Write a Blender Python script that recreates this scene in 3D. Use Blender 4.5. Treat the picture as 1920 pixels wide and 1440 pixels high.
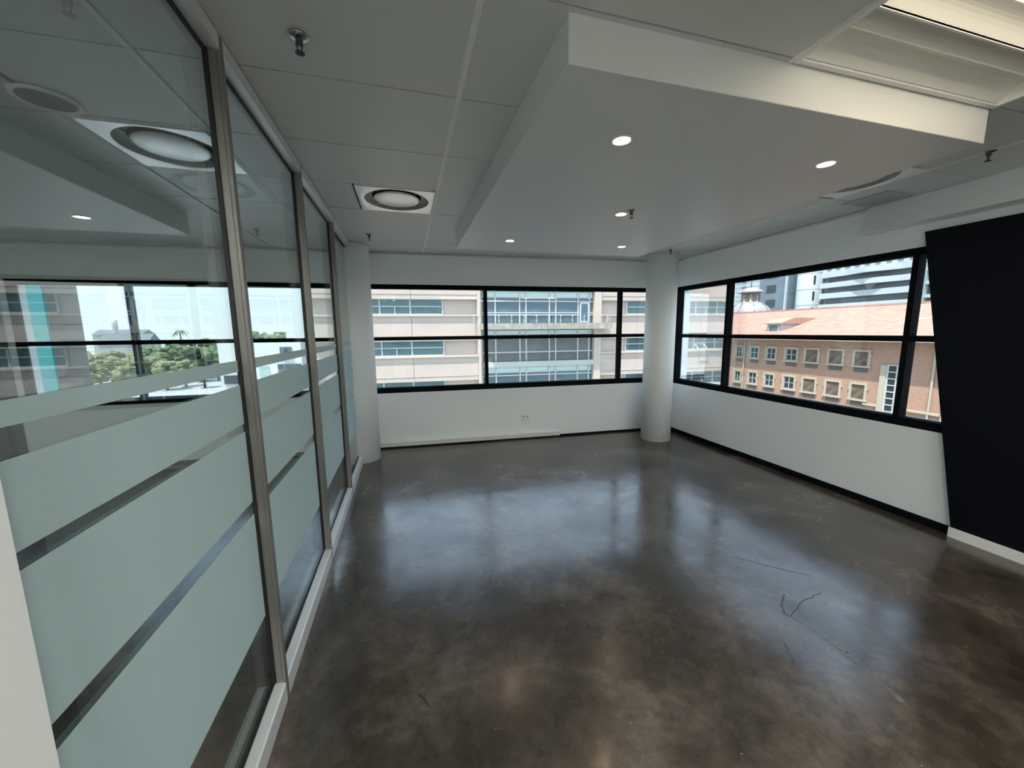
import bpy, bmesh, math, random
from mathutils import Vector, Matrix
random.seed(7)
S = bpy.context.scene
C = S.collection
for o in list(bpy.data.objects): bpy.data.objects.remove(o, do_unlink=True)

# ---------------------------------------------------------------- camera, sky, sun, exposure
H = 1.656
cd = bpy.data.cameras.new('camera'); cam = bpy.data.objects.new('camera', cd); C.objects.link(cam)
cd.sensor_width = 36.0; cd.sensor_fit = 'HORIZONTAL'; cd.lens = 709.95/1920*36; cd.clip_end = 6000; cd.clip_start = .02
yw, pt, rl = .2714, -.1387, -.0106
fw = Vector((math.sin(yw)*math.cos(pt), math.cos(yw)*math.cos(pt), math.sin(pt)))
rt = Vector((math.cos(yw), -math.sin(yw), 0)); up = rt.cross(fw)
r2 = rt*math.cos(rl)+up*math.sin(rl); u2 = -rt*math.sin(rl)+up*math.cos(rl)
M3 = Matrix((r2, u2, -fw)).transposed()
cam.matrix_world = Matrix.Translation((0, 0, H)) @ M3.to_4x4()
S.camera = cam

W = bpy.data.worlds.new('world'); S.world = W; W.use_nodes = True
nt = W.node_tree; nt.nodes.clear()
wo = nt.nodes.new('ShaderNodeOutputWorld'); bg = nt.nodes.new('ShaderNodeBackground')
tc = nt.nodes.new('ShaderNodeTexCoord'); sx = nt.nodes.new('ShaderNodeSeparateXYZ'); cr = nt.nodes.new('ShaderNodeValToRGB')
nt.links.new(tc.outputs['Generated'], sx.inputs[0]); nt.links.new(sx.outputs['Z'], cr.inputs[0])
e = cr.color_ramp.elements
e[0].position = 0.0; e[0].color = (.52, .585, .63, 1); e[1].position = .6; e[1].color = (.58, .78, 1.03, 1)
nt.links.new(cr.outputs[0], bg.inputs[0]); nt.links.new(bg.outputs[0], wo.inputs[0])
bg.inputs[1].default_value = 1.85
sd = bpy.data.lights.new('sun', 'SUN'); sun = bpy.data.objects.new('sun', sd); C.objects.link(sun)
sd.energy = 6.6; sd.angle = .009; sd.color = (1.0, .95, .86)
sun.location = (-20, -13, 60)
sun.rotation_euler = Vector((.33, .21, -.92)).to_track_quat('-Z', 'Y').to_euler()
S.view_settings.view_transform = 'Standard'; S.view_settings.look = 'None'
S.view_settings.gamma = 1; S.view_settings.use_curve_mapping = False
S.view_settings.exposure = 0.58
cy = S.cycles
cy.use_denoising = True
cy.diffuse_bounces = 7; cy.max_bounces = 16; cy.transparent_max_bounces = 24; cy.glossy_bounces = 5
cy.caustics_reflective = True; cy.caustics_refractive = False; cy.sample_clamp_indirect = 6

# ---------------------------------------------------------------- helpers
def wl(o):
    v = Vector((0, 0, 0))
    while o is not None: v += o.location; o = o.parent
    return v
def tag(o, label=None, cat=None, group=None, kind=None):
    if label: o['label'] = label
    if cat: o['category'] = cat
    if group: o['group'] = group
    if kind: o['kind'] = kind
    return o
def empty(name, loc, label, cat, group=None):
    o = bpy.data.objects.new(name, None); C.objects.link(o); o.location = loc; o.empty_display_size = .1
    return tag(o, label, cat, group)
ID = lambda x, y, z: (x, y, z)
class MB:
    def __init__(s, T=ID): s.v = []; s.f = []; s.T = T; s.sm = set()
    def add(s, vs, fs, smooth=False):
        n = len(s.v); s.v += [s.T(*p) for p in vs]
        for f in fs:
            if smooth: s.sm.add(len(s.f))
            s.f.append([i+n for i in f])
        return s
    def box(s, x0, x1, y0, y1, z0, z1):
        if x0 > x1: x0, x1 = x1, x0
        if y0 > y1: y0, y1 = y1, y0
        if z0 > z1: z0, z1 = z1, z0
        return s.add([(x0,y0,z0),(x1,y0,z0),(x1,y1,z0),(x0,y1,z0),(x0,y0,z1),(x1,y0,z1),(x1,y1,z1),(x0,y1,z1)],
            [(0,3,2,1),(4,5,6,7),(0,1,5,4),(1,2,6,5),(2,3,7,6),(3,0,4,7)])
    def prism(s, pts, axis, a, b):
        """pts: 2d outline; axis: which coordinate is extruded from a to b"""
        def P(p, t):
            return {'x': (t, p[0], p[1]), 'y': (p[0], t, p[1]), 'z': (p[0], p[1], t)}[axis]
        n = len(pts); vs = [P(p, a) for p in pts]+[P(p, b) for p in pts]
        ar = sum(pts[i][0]*pts[(i+1) % n][1]-pts[(i+1) % n][0]*pts[i][1] for i in range(n))
        flip = (ar > 0) == (b > a)
        if axis == 'y': flip = not flip
        fs = [list(range(n)), list(range(2*n-1, n-1, -1))]+[((i+1) % n, i, n+i, n+(i+1) % n) for i in range(n)]
        if not flip: fs = [f[::-1] for f in fs]
        fs = [list(f)[::-1] for f in fs] if flip else [list(f)[::-1] for f in fs]
        return s.add(vs, fs)
    def lathe(s, c, prof, n=24, caps=True, a0=0, a1=2*math.pi):
        full = abs(a1-a0-2*math.pi) < 1e-6; m = n if full else n+1
        vs = []
        for r, z in prof:
            for i in range(m):
                a = a0+(a1-a0)*i/n; vs.append((c[0]+r*math.cos(a), c[1]+r*math.sin(a), c[2]+z))
        fs = []
        for j in range(len(prof)-1):
            for i in range(n):
                k = (i+1) % m; fs.append((j*m+i, j*m+k, (j+1)*m+k, (j+1)*m+i))
        s.add(vs, fs, True)
        if caps and full:
            n0 = len(s.v)-len(vs)
            s.f.append([n0+i for i in range(m-1, -1, -1)]); s.f.append([n0+(len(prof)-1)*m+i for i in range(m)])
        return s
    def tube(s, a, b, r, n=10):
        a = Vector(a); b = Vector(b); d = (b-a).normalized()
        u = d.orthogonal().normalized(); w = d.cross(u); vs = []
        for p in (a, b):
            for i in range(n):
                t = 2*math.pi*i/n; vs.append(tuple(p+u*math.cos(t)*r+w*math.sin(t)*r))
        return s.add(vs, [(i, (i+1) % n, n+(i+1) % n, n+i) for i in range(n)]+[list(range(n-1, -1, -1)), list(range(n, 2*n))], False)
    def build(s, name, mat, parent=None, bevel=0, kind=None, label=None, cat=None, group=None):
        xs = [min(p[i] for p in s.v) for i in range(3)]; xe = [max(p[i] for p in s.v) for i in range(3)]
        o_ = Vector(((xs[0]+xe[0])/2, (xs[1]+xe[1])/2, (xs[2]+xe[2])/2 if parent else xs[2]))
        me = bpy.data.meshes.new(name)
        me.from_pydata([tuple(Vector(p)-o_) for p in s.v], [], s.f)
        for i in s.sm: me.polygons[i].use_smooth = True
        bm = bmesh.new(); bm.from_mesh(me); bmesh.ops.recalc_face_normals(bm, faces=bm.faces); bm.to_mesh(me); bm.free()
        me.materials.append(mat)
        o = bpy.data.objects.new(name, me); C.objects.link(o)
        o.location = o_-(wl(parent) if parent else Vector((0, 0, 0)))
        if parent: o.parent = parent
        if bevel:
            m = o.modifiers.new('bevel', 'BEVEL'); m.width = bevel; m.segments = 2; m.limit_method = 'ANGLE'
        return tag(o, label, cat, group, kind)
def copy_tree(o, parent=None):
    c = o.copy(); C.objects.link(c)
    if parent: c.parent = parent
    for ch in [k for k in bpy.data.objects if k.parent == o]: copy_tree(ch, c)
    return c

# ---------------------------------------------------------------- materials
def mat(name, col, rough=.5, metal=0, spec=.5, noise=None, bump=0, bscale=200, emit=None, es=0):
    m = bpy.data.materials.new(name); m.use_nodes = True; n = m.node_tree; b = n.nodes['Principled BSDF']
    b.inputs['Base Color'].default_value = (*col, 1); b.inputs['Roughness'].default_value = rough
    b.inputs['Metallic'].default_value = metal; b.inputs['Specular IOR Level'].default_value = spec
    if noise:
        sc, amt = noise
        t = n.nodes.new('ShaderNodeTexCoord'); z = n.nodes.new('ShaderNodeTexNoise'); r = n.nodes.new('ShaderNodeValToRGB')
        z.inputs['Scale'].default_value = sc; z.inputs['Detail'].default_value = 6
        n.links.new(t.outputs['Object'], z.inputs['Vector']); n.links.new(z.outputs[0], r.inputs[0])
        r.color_ramp.elements[0].position = .3; r.color_ramp.elements[1].position = .7
        r.color_ramp.elements[0].color = (*[c*(1-amt) for c in col], 1); r.color_ramp.elements[1].color = (*[min(1, c*(1+amt)) for c in col], 1)
        n.links.new(r.outputs[0], b.inputs['Base Color'])
    if bump:
        t = n.nodes.new('ShaderNodeTexCoord'); z = n.nodes.new('ShaderNodeTexNoise'); p = n.nodes.new('ShaderNodeBump')
        z.inputs['Scale'].default_value = bscale; p.inputs['Strength'].default_value = bump; p.inputs['Distance'].default_value = .002
        n.links.new(t.outputs['Object'], z.inputs['Vector']); n.links.new(z.outputs[0], p.inputs['Height']); n.links.new(p.outputs[0], b.inputs['Normal'])
    if emit:
        b.inputs['Emission Color'].default_value = (*emit, 1); b.inputs['Emission Strength'].default_value = es
    return m
def glass(name, tint, refl=.06, frost=0):
    m = bpy.data.materials.new(name); m.use_nodes = True; n = m.node_tree; n.nodes.clear()
    out = n.nodes.new('ShaderNodeOutputMaterial'); tr = n.nodes.new('ShaderNodeBsdfTransparent'); gl = n.nodes.new('ShaderNodeBsdfGlossy')
    mx = n.nodes.new('ShaderNodeMixShader'); lw = n.nodes.new('ShaderNodeFresnel'); ml = n.nodes.new('ShaderNodeMath')
    tr.inputs[0].default_value = (*tint, 1); gl.inputs['Roughness'].default_value = .01; gl.inputs[0].default_value = (1, 1, 1, 1)
    lw.inputs['IOR'].default_value = 1.45; ml.operation = 'MULTIPLY'; ml.inputs[1].default_value = refl/.034*.5; ml.use_clamp = True
    n.links.new(lw.outputs[0], ml.inputs[0]); n.links.new(ml.outputs[0], mx.inputs[0])
    n.links.new(tr.outputs[0], mx.inputs[1]); n.links.new(gl.outputs[0], mx.inputs[2]); n.links.new(mx.outputs[0], out.inputs[0])
    return m
def frosted(name, col):
    m = bpy.data.materials.new(name); m.use_nodes = True; n = m.node_tree; n.nodes.clear()
    out = n.nodes.new('ShaderNodeOutputMaterial')
    tl = n.nodes.new('ShaderNodeBsdfTranslucent'); df = n.nodes.new('ShaderNodeBsdfDiffuse'); tr = n.nodes.new('ShaderNodeBsdfTransparent')
    a = n.nodes.new('ShaderNodeMixShader'); b = n.nodes.new('ShaderNodeMixShader')
    for k in (tl, df): k.inputs[0].default_value = (*col, 1)
    tr.inputs[0].default_value = (*col, 1)
    a.inputs[0].default_value = .42; b.inputs[0].default_value = .07
    n.links.new(tl.outputs[0], a.inputs[1]); n.links.new(df.outputs[0], a.inputs[2])
    n.links.new(a.outputs[0], b.inputs[1]); n.links.new(tr.outputs[0], b.inputs[2]); n.links.new(b.outputs[0], out.inputs[0])
    return m
def floor_mat():
    m = bpy.data.materials.new('polished_concrete'); m.use_nodes = True; n = m.node_tree; b = n.nodes['Principled BSDF']
    t = n.nodes.new('ShaderNodeTexCoord')
    def noise(sc, det, dist=0, rough=.6):
        z = n.nodes.new('ShaderNodeTexNoise'); z.inputs['Scale'].default_value = sc; z.inputs['Detail'].default_value = det
        z.inputs['Distortion'].default_value = dist; z.inputs['Roughness'].default_value = rough
        n.links.new(t.outputs['Object'], z.inputs['Vector']); return z
    def ramp(z, stops):
        r = n.nodes.new('ShaderNodeValToRGB'); el = r.color_ramp.elements
        while len(el) < len(stops): el.new(.5)
        for k, (p, c) in enumerate(stops): el[k].position = p; el[k].color = (*c, 1)
        n.links.new(z.outputs[0], r.inputs[0]); return r
    a = ramp(noise(1.7, 6, .4, .58), [(.32, (.026, .0195, .0145)), (.50, (.060, .047, .037)), (.68, (.120, .099, .081))])
    c = ramp(noise(11, 9, .2, .72), [(.30, (.55, .55, .56)), (.50, (1, 1, 1)), (.72, (1.6, 1.57, 1.52))])
    mu = n.nodes.new('ShaderNodeMixRGB'); mu.blend_type = 'MULTIPLY'; mu.inputs[0].default_value = 1
    n.links.new(a.outputs[0], mu.inputs[1]); n.links.new(c.outputs[0], mu.inputs[2])
    n.links.new(mu.outputs[0], b.inputs['Base Color'])
    r = ramp(noise(3.4, 8, .4), [(.32, (.14, .14, .14)), (.68, (.27, .27, .27))])
    n.links.new(r.outputs[0], b.inputs['Roughness'])
    b.inputs['IOR'].default_value = 1.82
    bp = n.nodes.new('ShaderNodeBump'); bp.inputs['Strength'].default_value = .06; bp.inputs['Distance'].default_value = .004
    z = noise(14, 6); n.links.new(z.outputs[0], bp.inputs['Height']); n.links.new(bp.outputs[0], b.inputs['Normal'])
    return m
M = dict(
    wall=mat('wall_paint', (.84, .87, .87), .6, bump=.05), ceil=mat('ceiling_board', (.61, .62, .605), .42, spec=.7, bump=.06, bscale=400),
    void=mat('ceiling_void', (.10, .10, .10), .9), tee=mat('white_tee', (.80, .80, .78), .45),
    black=mat('black_frame', (.005, .006, .0075), .75, spec=.04), panel=mat('navy_black_paint', (.0016, .0022, .005), .6, spec=.15, bump=.05),
    gasket=mat('black_gasket', (.008, .008, .008), .6), alu=mat('brushed_aluminium', (.20, .192, .176), .45, .4),
    alu_l=mat('satin_aluminium', (.72, .74, .74), .38, .3), white=mat('white_plastic', (.82, .82, .80), .35),
    chrome=mat('chrome', (.5, .5, .48), .25, 1), dark=mat('dark_grey', (.05, .05, .05), .7), grey=mat('mid_grey', (.26, .27, .27), .7),
    floor=floor_mat(), glass=glass('window_glass', (.985, .995, .99), .03), pglass=glass('green_partition_glass', (.84, .88, .875), .022),
    film=frosted('frosted_film', (.75, .87, .885)), scuff=mat('scuffed_concrete', (.12, .11, .098), .30, noise=(30, .3)),
    cream=mat('cream_render', (0.412, 0.345, 0.306), .8, noise=(.6, .06)), cream2=mat('cream_ledge', (0.435, 0.371, 0.322), .8),
    eframe=mat('white_window_frame', (0.389, 0.404, 0.404), .4), teal=mat('teal_glass', (.035, .10, .115), .06, spec=.8, noise=(.8, .45)),
    blue=mat('blue_curtain_glass', (0.045, 0.088, 0.118), .05, spec=.8, noise=(.5, .5)), spandrel=mat('pale_green_spandrel_glass', (0.43, 0.56, 0.56), .2),
    stain=mat('stained_concrete', (0.272, 0.258, 0.219), .85, noise=(2.5, .25)), render_w=mat('white_render', (0.379, 0.389, 0.385), .8),
    brick=None, stone=mat('cream_stone', (0.34, 0.302, 0.24), .8), rooft=None, board=mat('brown_blind', (0.107, 0.0775, 0.0584), .5, noise=(3, .5)),
    lead=mat('lead_grey_dome', (0.243, 0.248, 0.253), .55, noise=(1.2, .12)), towerg=mat('grey_cladding', (0.0973, 0.131, 0.16), .4, noise=(.25, .12)),
    toww=mat('white_cladding', (0.321, 0.369, 0.389), .45), recess=mat('shaded_glazing', (0.0775, 0.0973, 0.117), .25, noise=(.4, .2)),
    wing=mat('grey_wing_render', (0.109, 0.106, 0.106), .8), wingd=mat('dark_strip_glass', (.02, .028, .032), .25),
    turq=mat('turquoise_panel', (0.0389, 0.223, 0.233), .25, noise=(.6, .15)), leaf=mat('foliage', (0.0909, 0.128, 0.0537), .8, noise=(1.2, .5)),
    leaf2=mat('olive_foliage', (0.156, 0.171, 0.0778), .8, noise=(1.2, .4)), trunk=mat('bark', (0.09, 0.07, 0.05), .9),
    asphalt=mat('pale_asphalt', (.34, .34, .35), .9, noise=(.05, .1)), ground=mat('distant_ground', (.27, .30, .27), .95, noise=(.01, .4)),
    slate=mat('slate_roof', (0.101, 0.121, 0.139), .7), paintw=mat('white_car_paint', (.75, .75, .76), .2), paintd=mat('dark_car_paint', (.06, .06, .07), .2),
    rubber=mat('rubber', (.02, .02, .02), .8))
def brick_mat():
    m = bpy.data.materials.new('red_brick'); m.use_nodes = True; n = m.node_tree; b = n.nodes['Principled BSDF']
    t = n.nodes.new('ShaderNodeTexCoord'); mp = n.nodes.new('ShaderNodeMapping'); k = n.nodes.new('ShaderNodeTexBrick')
    sx_ = n.nodes.new('ShaderNodeSeparateXYZ'); cx_ = n.nodes.new('ShaderNodeCombineXYZ')
    n.links.new(t.outputs['Object'], mp.inputs[0]); n.links.new(mp.outputs[0], sx_.inputs[0])
    n.links.new(sx_.outputs['Y'], cx_.inputs['X']); n.links.new(sx_.outputs['Z'], cx_.inputs['Y']); n.links.new(cx_.outputs[0], k.inputs['Vector'])
    k.inputs['Color1'].default_value = (.34, .19, .13, 1); k.inputs['Color2'].default_value = (.27, .15, .105, 1); k.inputs['Mortar'].default_value = (.32, .25, .20, 1)
    k.inputs['Scale'].default_value = 4.0; k.inputs['Mortar Size'].default_value = .02
    n.links.new(k.outputs['Color'], b.inputs['Base Color']); b.inputs['Roughness'].default_value = .9
    return m
M['brick'] = brick_mat(); M['rooft'] = mat('red_clay_tiles', (.335, .195, .15), .85, noise=(2.0, .14))
M['grille'] = mat('grey_brown_grille', (.085, .075, .07), .8)
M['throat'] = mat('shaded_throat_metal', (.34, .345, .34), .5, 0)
M['scuff2'] = mat('pale_chips', (.35, .34, .32), .6)
M['satin'] = mat('satin_white_metal', (.92, .92, .91), .28, .45)
M['crack'] = mat('dark_crack', (.022, .017, .013), .5)
M['greyg'] = mat('grey_curtain_glass', (.055, .068, .072), .08, spec=.7, noise=(.45, .6))
M['duct'] = mat('shaded_white_duct', (.66, .67, .645), .5)  # trunking front greyed to carry its dimmer light; lid keeps wall white
M['bright_w'] = mat('bright_white_render', (.84, .86, .86), .8)
M['overlay'] = mat('overlay_grey', (.42, .43, .42), .8)
M['soffit'] = mat('soffit_paint', (.70, .71, .695), .42, spec=.6, bump=.03)
M['lamp'] = mat('warm_lamp_lens', (.9, .85, .75), .4, emit=(1, .72, .46), es=28)
M['tube'] = mat('fluorescent_diffuser', (.9, .9, .85), .4, emit=(1, .88, .66), es=7.2)
M['fill_tube'] = mat('added_fill_diffuser', (.9, .9, .85), .4, emit=(1, .99, .93), es=100.0)  # strong emission for the added fill lamps out of view
M['refl'] = mat('white_reflector', (.80, .79, .74), .35)

# ---------------------------------------------------------------- room dimensions
XL, XR, ZC = -.593, 4.147, 2.7234
YB = lambda x: 5.571-.0597*x
BT = lambda x, d, z: (x, YB(x)+d, z)      # back wall space: d is depth outward
XO = -4.44                                 # far wall of the neighbouring room
YN = -3.6
st = dict(kind='structure')

# floor
fl = MB().box(-4.7, 4.5, YN-.2, 6.1, -.12, 0).build('floor', M['floor'], **st)
def ground_strip(b, P, w0, w1, z=.0006):
    n = len(P); L = []; Rr = []
    for i, p in enumerate(P):
        q = P[min(i+1, n-1)]; r = P[max(i-1, 0)]
        d = Vector((q[0]-r[0], q[1]-r[1])).normalized(); nn = Vector((-d.y, d.x)); w = (w0+(w1-w0)*i/(n-1))*random.uniform(.6, 1.2)
        L.append((p[0]+nn.x*w, p[1]+nn.y*w, z)); Rr.append((p[0]-nn.x*w, p[1]-nn.y*w, z))
    b.add(L+Rr, [(i, i+1, n+i+1, n+i) for i in range(n-1)])

# walls
wb = MB(BT)
wb.box(XO-.2, XR+.2, 0, .25, 0, .80).box(XO-.2, XR+.2, 0, .25, 2.31, 2.95)
wb.box(XO-.2, XO+.06, 0, .25, .8, 2.31).box(XR-.02, XR+.2, .05, .25, .8, 2.31)
wb.build('wall_back', M['wall'], **st)
wr = MB()
wr.box(XR, XR+.25, YN, 5.32, 0, .80).box(XR, XR+.25, YN, 5.32, 2.31, 2.95).box(XR, XR+.25, YN, .2, .8, 2.31).box(XR, XR+.25, 5.16, 5.32, .8, 2.31)
wr.build('wall_right', M['wall'], **st)
MB().box(XL-.12, XL, YN, .728, 0, ZC+.05).build('wall_left', M['wall'], **st)
MB().box(XO-.2, XO, YN, 6.0, 0, 2.95).build('wall_far_left', M['wall'], **st)
MB().box(XO-.2, XR+.25, YN-.2, YN, 0, 2.95).build('wall_front', M['wall'], **st)

# ceiling: void slab, main tees and individual tiles
ceil = MB().box(XO-.2, XR+.25, YN-.2, 6.1, ZC+.10, ZC+.22).build('ceiling', M['void'], **st)
rows = [1.911+.6*k for k in range(-9, 7)]
cols = [(-4.43, -3.43), (-3.43, -2.19), (-2.19, -1.55), (-1.55, -.95), (-.95, .2875), (.2875, 1.555), (1.555, 2.86), (2.86, 3.53), (3.53, 4.14)]
skip = {}   # (col,row) -> replaced by a fitting
def rowof(y): return min(range(len(rows)), key=lambda i: abs(rows[i]-y))
skip[(3, rowof(2.511))] = 1; skip[(7, rowof(1.911))] = 1; skip[(6, rowof(.711))] = 1; skip[(6, rowof(.111))] = 1
for ci, (a, b) in enumerate(cols):
    for ri, y in enumerate(rows):
        if (ci, ri) in skip: continue
        y1 = y+.6; aa, bb = a, b
        if y < YN or any(a < q+1.2 and b > q and y < r-.01 and y+.6 > r-.59 for q, r in ((.3, -1.09), (2.9, -1.09), (1.56, -2.29), (-2.19, -1.09), (-3.43, .11), (-2.19, -2.29))): continue
        y1 = min(y1, YB(bb)-.002)
        if y1-y < .05: continue
        if .585 <= a and b <= 2.87 and y > 1.32 and y1 < 4.32: continue   # hidden above the bulkhead
        dz = random.uniform(-.0012, .0012)
        if ci == 4 and abs(y-3.111) < .01: bb = -.313
        MB().box(aa+.010, bb-.010, y+.0035, y1-.0035, ZC+.002+dz, ZC+.016+dz).build('ceiling_tile', M['ceil'], ceil)
MB().box(1.565, 2.85, .114, .417, ZC+.002, ZC+.016).build('ceiling_tile', M['ceil'], ceil)
for x in (-3.43, -2.19, -.95, .2875, 1.555, 3.53):
    MB().box(x-.012, x+.012, YN, YB(x)-.003, ZC-.001, ZC+.03).build('main_tee', M['tee'], ceil)
# perimeter shadow angle
MB(BT).box(XO, XR, -.022, 0, ZC-.024, ZC-.006).build('trim_1', M['tee'], **st)
MB().box(XR-.022, XR, 2.62, 5.28, ZC-.024, ZC-.006).build('trim_2', M['tee'], **st)
# boxed beam above the black panel
MB().prism([(XR, 2.49), (3.97, 2.49), (4.09, ZC), (XR, ZC)], 'y', YN, 2.60).build('trim_3', M['wall'], **st)

MB().box(XR+.25, 4.80, -1, 5.3, .62, .775).build('trim_4', M['render_w'], **st)   # sill ledge outside
# right skirting and back gap strip
MB().box(XR-.012, XR, 1.79, 5.32, 0, .065).build('baseboard_right', M['black'], **st)
MB(BT).box(XO, XR-.012, -.006, 0, 0, .03).build('shadow_gap_back', M['black'], **st)  # black strip standing in for the shaded gap at the wall foot

# ---------------------------------------------------------------- windows
def window(name, T, lo, hi, mull, tr, sub):
    """T maps (along, depth, z); frame parts as children"""
    z0, z1 = .80, 2.31
    w = MB(T).box(lo, hi, .0, .09, z0, z0+.075).box(lo, hi, .0, .09, z1-.06, z1).box(lo, lo+.05, 0, .09, z0+.075, z1-.06).box(hi-.05, hi, 0, .09, z0+.075, z1-.06).build(name, M['black'], **st)
    edges = [lo+.05]+[e for m in mull for e in (m-.022, m+.022)]+[hi-.05]
    for m in mull: MB(T).box(m-.022, m+.022, -.004, .092, z0+.075, z1-.06).build('mullion', M['black'], w, bevel=.003)
    for a, b in zip(edges[0::2], edges[1::2]):
        MB(T).box(a, b, .0, .08, tr-.025, tr+.025).build('transom', M['black'], w)
        MB(T).box(a, b, .045, .051, z0+.075, tr-.025).build('pane', M['glass'], w)
        MB(T).box(a, b, .045, .051, tr+.025, z1-.06).build('pane', M['glass'], w)
    return w
window('window_1', BT, XO+.06, XR-.03, [-3.215, -.84, 1.148, 3.29], 1.567, 0)
RT = lambda y, d, z: (XR+d, y, z)
window('window_2', RT, .2, 5.16, [2.247, 4.178], 1.556, 0)

# ---------------------------------------------------------------- black feature panel on the right wall
bp = empty('wall_panel', (4.12, 0, 0), 'large black wall panel with a slanting edge, covering the right end of the window wall', 'wall panel')
MB().prism([(1.785, .078), (2.19, 2.42), (YN, 2.42), (YN, .078)], 'x', 4.10, XR).build('panel', M['panel'], bp)
MB().box(4.088, XR, YN, 1.79, 0, .078).build('skirting', M['white'], bp, label='white skirting strip')
MB().lathe((4.099, 1.46, 2.0), [(.001, -.006), (.012, -.006), (.012, .006), (.001, .006)], 10).build('screw_cap', M['grey'], bp)

# ---------------------------------------------------------------- columns
MB().lathe((3.63, 4.86, 0), [(.215, 0), (.215, ZC-.003)], 56).build('round_column', M['wall'], label='white round column in the corner between the two window walls', cat='column')
MB().lathe((-.625, 5.215, 0), [(.235, 0), (.235, ZC-.003)], 56).build('round_column', M['wall'], label='white round column at the far end of the glass partition', cat='column')

# ---------------------------------------------------------------- bulkhead
MB().box(.585, 2.85, 1.335, 4.335, 2.565, ZC+.08).build('ceiling_bulkhead', M['soffit'], bevel=.004, label='large flat dropped bulkhead with recessed downlights in the ceiling of the empty room', cat='bulkhead')
MB().box(-4.0, -1.875, -.6, 4.335, 2.565, ZC+.08).build('ceiling_bulkhead', M['soffit'], bevel=.004, label='dropped bulkhead of the neighbouring room seen through the glass partition', cat='bulkhead')

# ---------------------------------------------------------------- downlights
def downlight(x, y, z, label):
    t = empty('downlight', (x, y, z), label, 'ceiling light', 'round recessed downlights')
    MB().lathe((x, y, z), [(.040, 0), (.052, 0), (.050, -.005), (.043, -.006), (.040, -.002)], 28, caps=False).build('trim_ring', M['white'], t)
    MB().lathe((x, y, z), [(.001, -.003), (.025, -.0035), (.040, -.002)], 24, caps=False).build('lamp_lens', M['lamp'], t)
downlight(1.052, 1.756, 2.565, 'lit downlight nearest the camera at the left of the bulkhead')
downlight(2.312, 1.708, 2.565, 'lit downlight near the right edge of the bulkhead, beside the square air diffuser')
downlight(1.690, 2.800, 2.565, 'lit downlight in the middle of the bulkhead right beside a sprinkler')
downlight(1.066, 3.855, 2.565, 'lit downlight at the far left corner of the bulkhead')
downlight(2.338, 3.840, 2.565, 'lit downlight at the far right corner of the bulkhead, in front of the corner column')
downlight(-2.356, 3.855, 2.565, 'added downlight beyond the glass partition, at the mirror image of the far left downlight')  # added lamp, set where the bulkhead downlight mirrors in the glass

# ---------------------------------------------------------------- sprinklers
def sprinkler(x, y, z, label):
    t = empty('sprinkler', (x, y, z), label, 'sprinkler', 'fire sprinklers on the ceilings')
    MB().lathe((x, y, z), [(.001, 0), (.036, 0), (.034, -.004), (.018, -.010), (.001, -.010)], 20, caps=False).build('escutcheon', M['chrome'], t)
    MB().lathe((x, y, z), [(.012, -.008), (.012, -.022), (.009, -.026), (.007, -.030)], 14).build('body', M['dark'], t)
    MB().tube((x-.011, y, z-.026), (x-.004, y, z-.052), .0028, 6).tube((x+.011, y, z-.026), (x+.004, y, z-.052), .0028, 6).box(x-.012, x+.012, y-.003, y+.003, z-.029, z-.024).build('yoke', M['dark'], t)
    MB().lathe((x, y, z), [(.001, -.052), (.016, -.053), (.016, -.056), (.001, -.057)], 14, caps=False).build('deflector', M['dark'], t)
sprinkler(-.321, 1.684, ZC, 'dark sprinkler on the ceiling close to the camera, beside the glass partition')
sprinkler(-.330, 4.613, ZC, 'sprinkler on the ceiling in front of the column at the end of the partition')
sprinkler(1.722, 2.706, 2.565, 'sprinkler under the bulkhead touching the middle downlight')
sprinkler(3.510, 4.536, ZC, 'sprinkler on the ceiling in front of the corner column')
sprinkler(3.527, 1.624, ZC, 'small sprinkler on the ceiling near the black wall panel')
sprinkler(-1.425, 4.645, ZC, 'sprinkler of the neighbouring room seen through the glass partition')

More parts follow.
